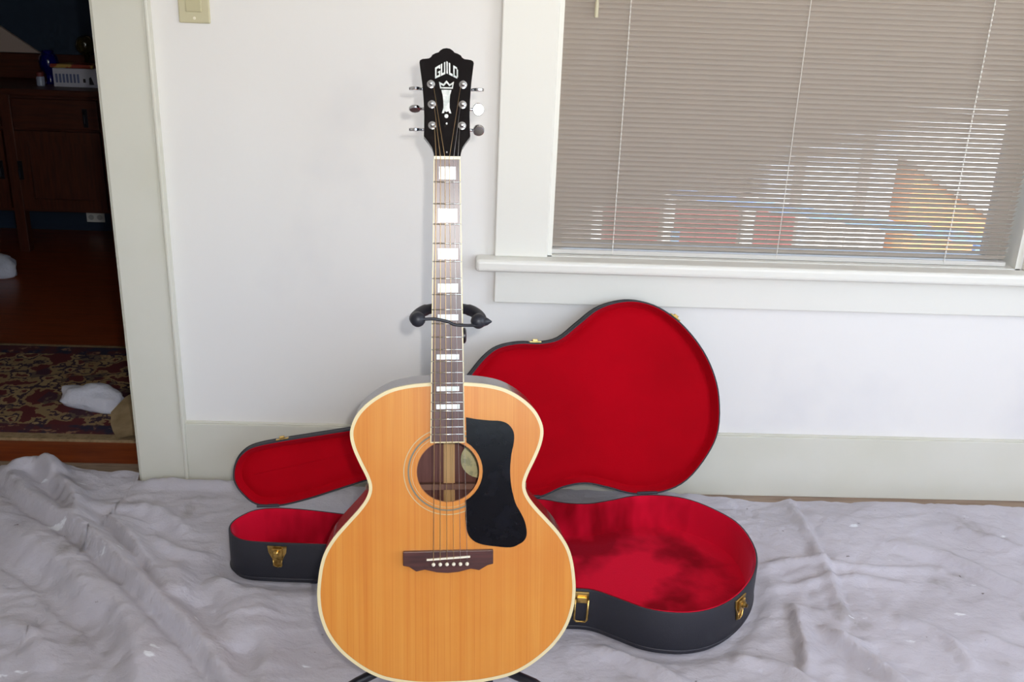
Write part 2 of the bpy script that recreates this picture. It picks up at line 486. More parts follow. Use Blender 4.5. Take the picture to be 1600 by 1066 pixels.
# headstock, tilted back 12 degrees
HM = Matrix.Translation((.0004, -.004, VN + .001)) @ Matrix.Rotation(-math.radians(12), 4, 'X')
hs = [(-20.6, 0), (-21.7, 8.6), (-24.6, 18.5), (-30, 27), (-37.2, 36.5), (-36.6, 50), (-36.4, 70), (-37.2, 95), (-39.5, 125), (-43.8, 158.5), (-43, 162), (-39, 164.2), (-28.5, 165.5), (-25, 168), (-23, 171.5), (-18, 174.3), (-13, 176), (-10, 179.5), (-5.5, 182.4), (0, 183.3)]
hs = hs + [(-x, z) for x, z in reversed(hs[:-1])]
HS = MB().prism([Vector(p) * .001 for p in hs], lambda p: (p[0], 0, p[1]), lambda p: (p[0], .015, p[1])).build('headstock', m_black, gt, bevel=.0007)
HS.matrix_local = HM
def inlay(name, poly, y=-.0005, parent=None, m=m_pearl):
    return MB().prism([Vector(p) * .001 for p in poly], lambda p: (p[0], y, p[1]), lambda p: (p[0], .0005, p[1])).build(name, m, parent or HS)
# lettering G U I L D, arched along the top and peaked along the foot
glyph = {'G': [(0, 0, .27, 1), (.27, .80, 1, 1), (.27, 0, 1, .18), (.72, .18, 1, .50), (.52, .36, .72, .50), (.74, .68, 1, .80)],
         'U': [(0, .18, .30, 1), (.70, .18, 1, 1), (0, 0, 1, .18)],
         'I': [(.22, 0, .78, 1)],
         'L': [(0, 0, .36, 1), (.36, 0, 1, .20)],
         'D': [(0, 0, .28, 1), (.28, .82, .82, 1), (.28, 0, .82, .18), (.70, .14, 1, .86)]}
def warp(x, y):   # x in mm from the middle, y 0..1
    t = 1 - min(1, abs(x) / 18.5)
    lo_ = 131.3 + 9.3 * t; hi_ = 149.3 + 11.6 * (t ** .9)
    return (x - .3, lo_ + (hi_ - lo_) * y)
xc = -18.3
for ch, wd in (('G', 8.4), ('U', 7.2), ('I', 4.0), ('L', 6.2), ('D', 7.6)):
    q = MB()
    for (a, c, a2, c2) in glyph[ch]:
        n = 3
        P = [warp(xc + wd * (a + (a2 - a) * k / n), c) for k in range(n + 1)] + [warp(xc + wd * (a + (a2 - a) * k / n), c2) for k in range(n, -1, -1)]
        q.prism([Vector(p) * .001 for p in P], lambda p: (p[0], -.0005, p[1]), lambda p: (p[0], .0005, p[1]))
    q.build('letter_inlay', m_pearl, HS)
    xc += wd + .85
# crown outline
cr = [(-12.5, 126.5), (-10.6, 115.2), (9.6, 115.2), (11.5, 127), (4.6, 122.6), (-.4, 128.8), (-5.4, 122.6)]
ci = [(-9.9, 121.8), (-9.0, 117.4), (8.0, 117.4), (9.2, 122.4), (4.2, 119.2), (-.4, 124.4), (-5.0, 119.2)]
q = MB(); n = len(cr)
q.v = [(p[0] * .001, -.0005, p[1] * .001) for p in cr] + [(p[0] * .001, -.0005, p[1] * .001) for p in ci] + [(p[0] * .001, .0004, p[1] * .001) for p in cr] + [(p[0] * .001, .0004, p[1] * .001) for p in ci]
for i in range(n):
    j = (i + 1) % n
    q.f += [(i, j, n + j, n + i), (i, 2 * n + i, 2 * n + j, j), (n + i, n + j, 3 * n + j, 3 * n + i)]
q.build('crown_inlay', m_pearl, HS)
inlay('column_inlay', [(-8.6, 113), (7.4, 113), (6.6, 109), (5.2, 104.6), (4.3, 93.3), (4.3, 83.3), (6.9, 74), (3.6, 74.6), (2.4, 78), (-.7, 76.2), (-3.6, 78), (-4.8, 74.6), (-8.2, 74), (-5.6, 83.3), (-5.6, 93.3), (-6.8, 104.6), (-8, 109)])
inlay('drop_inlay', [(-.9 + 3.2 * math.cos(a * PI / 6), 69.6 + 3.4 * math.sin(a * PI / 6)) for a in range(12)])
inlay('drop_inlay', [(-.6 + 1.5 * math.cos(a * PI / 6), 57.2 + 1.8 * math.sin(a * PI / 6)) for a in range(12)])
inlay('truss_screw', [(-.6 + 1.3 * math.cos(a * PI / 6), 10.1 + 1.5 * math.sin(a * PI / 6)) for a in range(12)], m=m_chrome)
posts = [(-25.4, 121.8), (-24.2, 88.4), (-23.6, 53.6), (26.2, 121.8), (25.2, 88.6), (23.9, 53.8)]
rolls = [-.22, .10, -.30, -.30, 1.2, .55]
for k, (px, pz) in enumerate(posts):
    sg = -1 if px < 0 else 1
    edge = .0400 - (.0035 if k % 3 == 1 else .0045 if k % 3 == 2 else 0)
    x, z = px * .001, pz * .001
    q = MB().lathe([(.0068, 0), (.0066, .0015), (.0048, .0022), (.0036, .003), (.0036, .0065), (.0040, .008), (.0036, .0105), (.002, .0114), (0, .0115)], (x, 0, z), (0, -1, 0), 18)
    q.box(x - .009, x + .009, .015, .026, z - .011, z + .011)
    T = q.build('tuning_machine', m_chrome, gt, smooth='auto'); T.matrix_local = HM
    bx = sg * .0515
    qq = MB().tube([(x, .021, z), (sg * .043, .021, z)], .0024, 10).build('tuner_shaft', m_chrome, T, smooth=True)
    # kidney button: an oval paddle turned about its shaft
    prof = [(.0095 * math.cos(a * PI / 10), .0105 * math.sin(a * PI / 10)) for a in range(20)]
    ro = rolls[k]
    def bp(p, th):
        w_, h_ = p; return (bx + w_, .021 + h_ * math.sin(PI / 2 - ro) * -1 + th * math.cos(PI / 2 - ro), z + h_ * math.cos(PI / 2 - ro) + th * math.sin(PI / 2 - ro))
    MB().prism(prof, lambda p: bp(p, -.0026), lambda p: bp(p, .0026)).build('tuner_button', m_chrome, T, bevel=.0012)
# strings: saddle -> nut -> post
order = [2, 1, 0, 3, 4, 5]
inv = HM
for k in range(6):
    xn = -.0172 + .0069 * k
    pp = [0, 0, 0]
    post = posts[[2, 1, 0, 3, 4, 5][k]]
    sgn = 1 if post[0] < 0 else -1
    pw = HM @ Vector((post[0] * .001 + sgn * .0034, -.006, post[1] * .001))
    r = [.0007, .0006, .0005, .0004, .0003, .0003][k]
    MB().tube([(XS[k] + .002, -.0092, .2125), (XS[k] + .002, -.0128, .2195 + .0006 * k), (xn, -.0108, VN + .001), pw], r, 6).build('string', m_bronze if k < 4 else m_steel, gt, smooth=True)

# ------------------------------------------------------------------ guitar stand
m_tube = mat('black_powder_coat', lin(26, 26, 34), .35)
m_foam = mat('black_rubber_foam', lin(30, 32, 42), .45, bump=(200, .1, (1, 1, 1)))
st = empty('guitar_stand', (-.033, -.765, 0), 'black tubular guitar stand holding the neck in a padded yoke', 'stand')
def gp(u, d, v): return (GM @ Vector((u, d, v))) - Vector((-.033, -.765, 0))
MB().tube([gp(0, .136, -.01), gp(0, .136, .3), gp(0, .136, .585)], .0095, 14).build('pole', m_tube, st, smooth='auto')
MB().tube([gp(0, .136, .575), gp(0, .128, .61), gp(0, .09, .632), gp(0, .036, .633)], .008, 12).build('neck_arm', m_tube, st, smooth='auto')
MB().tube([gp(0, .136, .56), gp(0, .136, .595)], .0135, 14).build('height_collar', m_tube, st, smooth='auto')
MB().lathe([(.006, 0), (.006, .02), (.014, .021), (.014, .034), (.010, .036)], gp(0, .136, .577), tuple(GU), 12).build('height_knob', m_tube, st, smooth='auto')
yk = catmull([gp(0, .036, .632), gp(-.022, .034, .632), gp(-.040, .024, .628), gp(-.052, .004, .619), gp(-.049, -.012, .617)], 6)
MB().tube(yk, [.0085] * 10 + [.0095] * (len(yk) - 10), 14).ball(gp(-.0475, -.012, .6175), .0125).build('yoke_arm', m_foam, st, smooth='auto')
yk = catmull([gp(0, .036, .632), gp(.022, .034, .632), gp(.042, .024, .628), gp(.054, .004, .619), gp(.052, -.012, .615)], 6)
MB().tube(yk, [.0085] * 10 + [.0095] * (len(yk) - 10), 14).ball(gp(.050, -.012, .6145), .0125).lathe([(.009, 0), (.006, .009), (.001, .016)], gp(.056, -.010, .6135), tuple(GU), 12).build('yoke_arm', m_foam, st, smooth='auto')
sp = catmull([gp(-.046, -.020, .6175), gp(-.022, -.016, .6185), gp(0, -.0155, .614), gp(.012, -.0155, .609), (gp(.03, -.016, .608)), gp(.05, -.020, .6085)], 6)
MB().tube(sp, .0026, 8).build('rubber_strap', m_foam, st, smooth=True)
MB().tube([(0, 0, .075), (0, .004, .15)], .017, 14).build('hub', m_tube, st, smooth='auto')
for nm, path in (('l', [(0, .0, .112), (-.1277, -.075, .089), (-.1615, -.095, .083), (-.33, -.19, .022)]),
                 ('r', [(0, .0, .112), (.112, -.075, .090), (.1515, -.095, .086), (.322, -.19, .022)]),
                 ('b', [(0, .0, .112), (0.0, .085, .07), (.0, .15, .022)])):
    leg = MB().tube(path, .0085, 12).build('leg', m_tube, st, smooth='auto')
    e = Vector(path[-1]); d0 = (e - Vector(path[-2])).normalized()
    MB().tube([e - d0 * .02, e + d0 * .006], .0115, 12).build('rubber_foot', m_foam, leg, smooth='auto')
for sx in (-.07, .07):
    MB().tube([(0, .0, .095), gp(sx * .8, .118, -.016), gp(sx, .10, -.0090), gp(sx, .012, -.0090)], .0075, 10).build('cradle_arm', m_foam, st, smooth='auto')

# ------------------------------------------------------------------ guitar case
m_tolex = mat('black_tolex', lin(44, 44, 51), .55, spec=.35, bump=(420, .35, (1, 1, 1)), bump_dist=.001)
m_plush = mat('crimson_plush', lin(176, 0, 20), .9, spec=.08, noise_=[(3.5, .4, .7, lin(160, 0, 16), (1, 1, 1))], bump=(300, .2, (1, 1, 1)), sheen=(.25, (1, .10, .22, 1), .4), bump_dist=.002)
m_plushb = mat('crimson_plush_brushed_sheen', lin(206, 14, 46), .9, spec=.08, noise_=[(4.6, .46, .60, lin(132, 0, 16), (1, 1, .4))], bump=(300, .25, (1, 1, 1)), sheen=(.5, (1, .14, .28, 1), .4), bump_dist=.002)  # same plush as the lid, with brushed-nap sheen painted in as brighter patches
m_piping = mat('black_piping', lin(40, 38, 46), .5)
m_brass = mat('aged_brass', lin(214, 178, 104), .28, metal=1, noise_=(60, .45, .7, lin(120, 92, 48), (1, 1, 1)))
CA = Vector((-.442, -.307, 0)); CE = Vector((.9942, .1075, 0))
rzc = math.atan2(CE.y, CE.x)
cs = empty('guitar_case', (CA.x, CA.y, .006), 'open black hard guitar case with crimson plush lining behind the guitar', 'guitar case', rz=rzc)
# outline (s along the hinge line, t towards the room), millimetres
co = [(-97, 74), (-92, 102), (-75, 126), (-47, 141), (13, 152), (93, 163), (168, 173), (250, 184), (330, 202), (395, 238), (440, 290), (475, 332), (510, 357), (560, 367), (610, 366), (655, 376), (700, 410), (745, 444), (795, 461), (845, 463), (897, 447), (950, 410), (998, 355), (1030, 295), (1046, 230), (1044, 150), (1017, 90), (965, 30), (905, 3), (832, 0), (770, 17), (715, 29), (662, 22), (615, 3), (565, -6), (510, 0), (455, 26), (400, 55), (330, 68), (260, 64), (203, 52), (150, 37), (68, 13), (0, 0), (-48, 6), (-77, 30), (-92, 52)]
cl = [Vector(p) * .001 for p in catmull([Vector(p) for p in co], 4, closed=True)]
NC = len(cl)
ZR = .102
def P(p, z): return (p.x, -p.y, z)
def rings_mesh(loops, cap0=None, cap1=None, mp=None):
    q = MB(); n = len(loops[0][0])
    for lp, z in loops:
        q.v += [mp(p, z) for p in lp]
    for k in range(len(loops) - 1):
        for i in range(n):
            j = (i + 1) % n
            q.f.append((k * n + i, k * n + j, (k + 1) * n + j, (k + 1) * n + i))
    if cap0: q.f.append(tuple(range(n - 1, -1, -1)))
    if cap1: q.f.append(tuple((len(loops) - 1) * n + i for i in range(n)))
    return q
o0 = cl; o1 = offset_loop(cl, .004); o2 = offset_loop(cl, .008); o3 = offset_loop(cl, .012); o4 = offset_loop(cl, .03)
rings_mesh([(o2, .002), (o1, .003), (o0, .010), (o0, ZR - .003), (offset_loop(cl, .0015), ZR), (o1, ZR), (o1, ZR - .006)], cap0=True, mp=P).build('base_shell', m_tolex, cs, smooth='auto')
rings_mesh([(offset_loop(cl, .0035), ZR - .001), (offset_loop(cl, .006), ZR + .0005), (o2, ZR - .003), (offset_loop(cl, .010), ZR - .02), (o3, .035), (offset_loop(cl, .016), .022), (o4, .017), (offset_loop(cl, .05), .016)], cap1=True, mp=P).build('base_lining', m_plushb, cs, smooth='auto')
rings_mesh([(cl, .0112), (offset_loop(cl, -.0022), .0132), (cl, .0152)], mp=P).build('base_piping', m_piping, cs, smooth=True)
# neck cradle inside the base
q = MB()
for t0, t1, h in ((.056, .076, .07), (.076, .122, .045), (.122, .142, .07)):
    q.box(.17, .225, -t1, -t0, .018, h)
q.build('neck_support', m_plush, cs, bevel=.006)
# lid, swung up and back against the window apron
BETA = math.radians(19.3)
UP = Vector((0, math.sin(BETA), math.cos(BETA))); NF = Vector((0, -math.cos(BETA), math.sin(BETA)))
H0 = Vector((0, .0015, ZR + .0006))
def PL(p, d):   # d = depth behind the rim plane
    return tuple(H0 + Vector((p.x, 0, 0)) + UP * p.y - NF * d)
lid = rings_mesh([(o2, .045), (o1, .043), (o0, .036), (o0, .003), (offset_loop(cl, .0015), 0), (o1, 0), (o1, .006)], cap0=True, mp=PL).build('lid', m_tolex, cs, smooth='auto')
rings_mesh([(offset_loop(cl, .0035), .001), (offset_loop(cl, .006), -.0005), (offset_loop(cl, .009), .003), (offset_loop(cl, .012), .016), (offset_loop(cl, .018), .021), (offset_loop(cl, .026), .016), (offset_loop(cl, .036), .0135), (offset_loop(cl, .05), .013)], cap1=True, mp=PL).build('lid_lining', m_plush, lid, smooth='auto')
rings_mesh([(cl, .0345), (offset_loop(cl, -.0022), .0325), (cl, .0305)], mp=PL).build('lid_piping', m_piping, lid, smooth=True)
def rim_frame(s):   # point and outward normal on the room side of the outline
    best = min((i for i in range(NC) if cl[i].y > .07 + .14 * max(0, cl[i].x)), key=lambda i: abs(cl[i].x - s))
    t = (cl[(best + 1) % NC] - cl[best - 1]).normalized()
    n = Vector((-t.y, t.x))
    if n.y < 0 and s < 1.0: n = -n
    return cl[best], t, n
def frame3(s, lidside):
    p, t, n = rim_frame(s)
    if t.x < 0: t = -t
    if not lidside:
        return Vector((p.x, -p.y, ZR)), Vector((t.x, -t.y, 0)), Vector((n.x, -n.y, 0)), Vector((0, 0, 1))
    return Vector(PL(p, 0)), Vector((t.x, 0, 0)) + UP * t.y, Vector((n.x, 0, 0)) + UP * n.y, NF
def fbox(q, F, a0, a1, n0, n1, z0, z1):
    O, T, N, Z = F
    vs = [O + T * a + N * nn + Z * z for z in (z0, z1) for nn in (n0, n1) for a in (a0, a1)]
    q.add(vs, [(0, 2, 3, 1), (4, 5, 7, 6), (0, 1, 5, 4), (2, 6, 7, 3), (0, 4, 6, 2), (1, 3, 7, 5)])
def fpoly(q, F, poly, n0, n1):
    O, T, N, Z = F
    q.prism(poly, lambda p: O + T * p[0] + N * n0 + Z * p[1], lambda p: O + T * p[0] + N * n1 + Z * p[1])
for s in (.012, .955):
    F = frame3(s, False)
    q = MB(); fpoly(q, F, [(-.021, -.006), (.021, -.006), (.019, -.022), (.012, -.036), (.007, -.058), (-.007, -.058), (-.012, -.036), (-.019, -.022)], 0, .003)
    L = q.build('latch', m_brass, cs, bevel=.0008)
    q = MB(); fbox(q, F, -.011, .011, .003, .008, -.034, -.010); q.build('latch_lever', m_brass, L, bevel=.0015)
    O, T, N, Z = F
    q = MB().lathe([(.007, 0), (.007, .004), (.004, .006), (.004, .010)], O + N * .008 + Z * -.020, tuple(N), 14); q.build('latch_lock', m_brass, L, smooth='auto')
    q = MB().tube([O + T * a * .009 + N * .005 + Z * z for a, z in ((-1, -.038), (-1, -.052), (0, -.056), (1, -.052), (1, -.038))], .0016, 8); q.build('latch_loop', m_brass, L, smooth=True)
# draw-bolt with its hanging bail next to the handle
F = frame3(.632, False); O, T, N, Z = F
q = MB(); fbox(q, F, -.014, .014, 0, .004, -.030, -.004); L = q.build('latch', m_brass, cs, bevel=.001)
q = MB().tube([O + T * a + N * .008 + Z * z for a, z in ((-.013, -.018), (-.013, -.066), (-.009, -.071), (.009, -.071), (.013, -.066), (.013, -.018))], .0023, 8); q.build('latch_bail', m_brass, L, smooth=True)
q = MB(); fbox(q, F, -.010, .010, .004, .009, -.026, -.014); q.build('latch_lever', m_brass, L, bevel=.001)
# carrying handle on the front wall, upper bout
F = frame3(.47, False); O, T, N, Z = F
q = MB().tube(catmull([O + T * -.055 + N * .004 + Z * -.04, O + T * -.05 + N * .026 + Z * -.045, O + N * .032 + Z * -.05, O + T * .05 + N * .026 + Z * -.045, O + T * .055 + N * .004 + Z * -.04], 5), .008, 10)
q.build('carrying_handle', m_tolex, cs, smooth='auto')
# keeper plates on the lid edge
for s in (.012, .60, .935):
    F = frame3(s, True); O, T, N, Z = F
    q = MB(); fbox(q, F, -.014, .014, 0, .003, -.020, -.003); K = q.build('latch_keeper', m_brass, lid, bevel=.0008)
    q2 = MB(); fbox(q2, F, -.006, .006, .003, .008, -.014, -.006); q2.build('keeper_hook', m_brass, cs, bevel=.001)
for s in (-.02, .58, .865):   # hinges along the back
    MB().tube([(s - .025, .004, ZR + .003), (s + .025, .004, ZR + .003)], .004, 8).build('hinge', m_piping, cs, smooth='auto')

# ------------------------------------------------------------------ drop cloth
m_cloth = mat('grey_canvas', lin(196, 192, 200), .9, noise_=[(3.5, .42, .75, lin(176, 171, 177), (1, 1, 1)), (7, .62, .74, lin(158, 152, 152), (1, 1, 1)), (9, .69, .72, lin(226, 227, 232), (1, 2.2, 1)), (38, .72, .77, lin(110, 100, 98), (1, 1, 1))], bump=(24, .55, (1, 1.3, 1)), bump_dist=.012)
folds = [  # polyline, height, half width on each side (left, right of travel)
    ([(-1.21, .0), (-1.158, -.062), (-1.061, -.177), (-.906, -.299), (-.813, -.392), (-.713, -.504), (-.634, -.585), (-.555, -.661), (-.487, -.737), (-.38, -.90)], .030, .055, .014),
    ([(-.864, -.219), (-.799, -.303), (-.721, -.407), (-.666, -.480), (-.604, -.563)], .020, .045, .010),
    ([(-1.25, -.12), (-1.098, -.256), (-.994, -.347), (-.877, -.436), (-.781, -.544), (-.701, -.595), (-.639, -.703), (-.60, -.80), (-.56, -.95)], .024, .085, .035),
    ([(-.659, -.405), (-.614, -.483), (-.572, -.560)], .016, .035, .03),
    ([(-.542, -.452), (-.467, -.610), (-.442, -.699)], .018, .045, .035),
    ([(-.463, -.490), (-.415, -.609), (-.375, -.760), (-.36, -.86)], .014, .045, .03),
    ([(.812, -.043), (.815, -.181), (.813, -.348), (.800, -.496), (.79, -.58)], .008, .012, .020),
    ([(.689, -.517), (.667, -.666), (.655, -.74)], .014, .035, .008),
    ([(.74, -.628), (.78, -.65), (.814, -.642)], .008, .015, .02),
    ([(.72, -.60), (.761, -.660), (.811, -.734), (.85, -.82)], .013, .03, .012),
    ([(1.20, -.19), (1.253, -.235), (1.36, -.34)], .008, .02, .02),
    ([(1.0, -.26), (1.117, -.328), (1.235, -.455), (1.35, -.55)], .010, .03, .02),
    ([(.669, -.373), (.74, -.35), (.811, -.353), (.93, -.372), (1.06, -.368)], .007, .014, .016),
    ([(.66, -.45), (.74, -.44), (.86, -.41), (.98, -.43)], .006, .014, .016),
    ([(-1.105, -.0), (-.983, -.134), (-.899, -.277)], .022, .040, .02),
    ([(-1.182, .0), (-1.091, .0), (-1.029, -.057)], .020, .03, .03),
    ([(.258, -.66), (.358, -.738), (.42, -.80)], .010, .025, .015),
    ([(.52, -.70), (.61, -.732), (.66, -.80)], .010, .02, .02),
    ([(-.914, -.177), (-.766, -.186), (-.644, -.295)], .012, .03, .02),
    ([(-.83, -.045), (-.70, -.055), (-.60, -.05)], .010, .02, .015),
    ([(-.95, -.62), (-.86, -.66), (-.78, -.75)], .010, .03, .03),
    ([(-.74, -.30), (-.66, -.36), (-.58, -.38)], .010, .02, .02),
    ([(.90, -.55), (.98, -.62), (1.0, -.72)], .007, .02, .015),
    ([(1.05, -.60), (1.12, -.66), (1.2, -.70)], .006, .02, .015),
]
case_world = [CA + CE * p.x + Vector((CE.y, -CE.x, 0)) * p.y for p in cl[::4]]
def inside_d(x, y):
    """signed-ish distance to the case footprint: 0 inside, grows outside"""
    ins = False; best = 9
    n = len(case_world)
    for i in range(n):
        a = case_world[i]; c = case_world[(i + 1) % n]
        if (a.y > y) != (c.y > y) and x < (c.x - a.x) * (y - a.y) / (c.y - a.y) + a.x:
            ins = not ins
        dx, dy = c.x - a.x, c.y - a.y
        t = max(0, min(1, ((x - a.x) * dx + (y - a.y) * dy) / (dx * dx + dy * dy + 1e-12)))
        best = min(best, math.hypot(x - a.x - t * dx, y - a.y - t * dy))
    return 0 if ins else best
prep = []
for pl, h, wl, wr in folds:
    pl2 = [tuple(p) for p in catmull([Vector(p) for p in pl], 4)]
    ws = max(wl, wr) * 2.2
    prep.append((pl2, h, wl, wr, min(p[0] for p in pl2) - ws, max(p[0] for p in pl2) + ws, min(p[1] for p in pl2) - ws, max(p[1] for p in pl2) + ws))
def cloth_h(x, y):
    z = 0
    for pl, h, wl, wr, x0, x1, y0, y1 in prep:
        if not (x0 < x < x1 and y0 < y < y1): continue
        best = 9; sd = 1; tt = 0
        n = len(pl)
        for i in range(n - 1):
            ax, ay = pl[i]; bx, by = pl[i + 1]
            dx, dy = bx - ax, by - ay
            t = max(0, min(1, ((x - ax) * dx + (y - ay) * dy) / (dx * dx + dy * dy + 1e-12)))
            d = math.hypot(x - ax - t * dx, y - ay - t * dy)
            if d < best:
                best = d; sd = dx * (y - ay) - dy * (x - ax); tt = (i + t) / (n - 1)
        wdt = wl if sd > 0 else wr
        e = math.sin(PI * min(1, max(0, tt))) ** .45
        k = best / wdt
        if k < 2.2:
            z = z + 1.8 * h * e * math.exp(-k * k * 1.4) * (1 - .35 * min(1, z / .04))
            if wdt == min(wl, wr) and wl != wr:
                z -= .35 * h * e * math.exp(-((best - 2.0 * wdt) / (wdt * .9)) ** 2)
    p = Vector((x, y, 0))
    left = max(0, min(1, (-x - .2) / .5))
    big = noise.noise(p * 3.1) * .006
    rid = (1 - abs(noise.noise(p * 5.5 + Vector((3, 1, 0))))) ** 6 * .006 + (1 - abs(noise.noise(Vector((x * 6 + y * 3, y * 11 - x * 4, 2.7))))) ** 8 * .006 + (1 - abs(noise.noise(Vector((x * 16 + y * 8, y * 14 - x * 9, 5.1))))) ** 7 * .0026
    fine = noise.noise(p * 22) * .0012
    wp = p + Vector((noise.noise(p * 4), noise.noise(p * 4 + Vector((7, 7, 0))), 0)) * .05
    d1, _ = noise.voronoi(Vector((wp.x * 6.5 + wp.y * 2, wp.y * 8 - wp.x * 2, 0)))
    d2, _ = noise.voronoi(Vector((wp.x * 15 - wp.y * 6, wp.y * 13 + wp.x * 5, 3.3)))
    patch = .35 + .65 * max(0, min(1, .5 + 1.6 * noise.noise(p * 2.3 + Vector((11, 3, 0)))))
    z += 1.7 * patch * (.0085 * d1[0] - .0042 * math.exp(-(d1[1] - d1[0]) * 9) + .0034 * d2[0] - .0016 * math.exp(-(d2[1] - d2[0]) * 9))
    return z + .009 + (.45 + .35 * left) * (big * 1.2 + rid) + fine * .5
q = MB()
X0, X1, Y0, Y1, ST = -1.32, 1.75, -1.75, .0, .0085
nx = int((X1 - X0) / ST); ny = int((Y1 - Y0) / ST)
for j in range(ny + 1):
    for i in range(nx + 1):
        u_ = i / nx; w_ = j / ny
        x = X0 + (X1 - X0) * u_
        # wavy back hem: reaches the threshold at the doorway, stops short of the baseboard elsewhere
        hem = -.024 + .012 * noise.noise(Vector((x * 3, 0, 9))) + .004 * noise.noise(Vector((x * 14, 4, 2)))
        if x > .5: hem -= .022 + .020 * min(1, (x - .5) / .2)
        if x < -.86: hem += .036 + .02 * noise.noise(Vector((x * 7, 1, 3)))
        else: hem = min(hem, -.030)
        y = Y0 + (hem - Y0) * w_
        z = cloth_h(x, y)
        dc = inside_d(x, y) if -.62 < x < .68 and -.75 < y < -.12 else 9
        k = max(0, min(1, (dc - .004) / .05)); k = k * k * (3 - 2 * k)
        for fx, fy in ((-.363, -.955), (.289, -.955), (-.033, -.615)):
            dd = math.hypot(x - fx, y - fy); kk = max(0, min(1, (dd - .025) / .05)); k = min(k, kk * kk * (3 - 2 * kk))
        z = .0055 + (max(z, .001) - .0055) * k if k < 1 else max(z, .0015)
        q.v.append((x, y, z))
for j in range(ny):
    for i in range(nx):
        a = j * (nx + 1) + i
        q.f.append((a, a + 1, a + nx + 2, a + nx + 1))
dc_ = q.build('drop_cloth', m_cloth, None, smooth=True)
tag(dc_, 'rumpled grey canvas painting drop cloth spread over the floor', 'drop cloth')

# ------------------------------------------------------------------ window blind
m_slat = mat('almond_slat', lin(196, 184, 172), .45)
m_rail = mat('blind_rail', lin(206, 202, 196), .4)
m_cord = mat('white_cord', lin(226, 222, 214), .6)
bl = empty('window_blind', (WX0 + .006, .024, .632), 'almond horizontal mini blind lowered over the window', 'window blind')
BW = 1.291 - WX0 - .008
SW, SPC = .0200, .0112
def slat_mesh():
    prof = []
    for k in range(5):
        a = (k / 4 - .5)
        prof.append((a * SW, .0014 * (1 - (2 * a) ** 2)))
    back = [(p[0], p[1] - .0004) for p in reversed(prof)]
    loop = prof + back
    secs = 3
    q = MB(); n = len(loop)
    for s in range(secs):
        t = s / (secs - 1)
        phi = math.radians(45.0 - 6.8 * t)
        for (a, c) in loop:     # a across the slat (+ = outdoors), outdoor edge lower
            q.v.append((BW * t, a * math.cos(phi) + c * math.sin(phi), -a * math.sin(phi) + c * math.cos(phi)))
    for s in range(secs - 1):
        for i in range(n):
            j = (i + 1) % n
            q.f.append((s * n + i, s * n + j, (s + 1) * n + j, (s + 1) * n + i))
    q.f.append(tuple(range(n))); q.f.append(tuple((secs - 1) * n + i for i in range(n)))
    return q.mesh('slat')
sm = slat_mesh()
nsl = int((WZ1 - .04 - .632 - .022) / SPC)
for k in range(nsl):
    o = link('slat', sm, m_slat, bl)
    o.location = (0, 0, .022 + k * SPC)
    o.rotation_euler = (random.gauss(0, .004), random.gauss(0, .0002), 0)
MB().box(0, BW, -.009, .009, .001, .012).build('bottom_rail', m_rail, bl, bevel=.002)
MB().box(-.002, BW + .003, -.014, .02, WZ1 - .632 - .042, WZ1 - .632 - .013).build('head_rail', m_rail, bl, bevel=.002)
ztop = nsl * SPC + .03
def bead_cord(x, big):
    pts = []; rs = []
    z = .004
    while z < ztop:
        for dz, r in ((0, .0009), (.004, .0009), (.0058, big), (.0085, big), (.0102, .0009)):
            pts.append((x, -.0088 + .0, z + dz)); rs.append(r)
        z += SPC
    MB().tube(pts, rs, 6).build('ladder_cord', m_cord, bl, smooth=True)
bead_cord(.322 - WX0 - .006, .0016); bead_cord(.722 - WX0 - .006, .0010); bead_cord(1.135 - WX0 - .006, .0022)
wd = MB().tube([(.246 - WX0 - .006, -.016, .548), (.246 - WX0 - .006, -.016, ztop - .02)], .0030, 8).lathe([(.0045, 0), (.0045, .03), (.003, .034)], (.246 - WX0 - .006, -.016, .546), (0, 0, 1), 10)
wd.build('tilt_wand', mat('cream_wand', lin(206, 198, 168), .4), bl, smooth='auto')

# ------------------------------------------------------------------ light switch
m_plate = mat('almond_plate', lin(206, 198, 164), .4)
ls = empty('light_switch', (-.632, 0, 1.192), 'almond light switch plate on the wall beside the doorway', 'light switch')
MB().box(-.034, .034, -.006, 0, -.0575, .0575).build('plate', m_plate, ls, bevel=.003)
rk = MB().box(-.017, .017, -.0085, -.004, -.034, .034).build('rocker', mat('almond_rocker', lin(198, 190, 154), .35), ls, bevel=.0015)
for z in (-.047, .047):
    MB().lathe([(.0032, 0), (.003, .0009), (0, .0014)], (0, -.006, z), (0, -1, 0), 12).build('screw', m_bone, ls, smooth='auto')

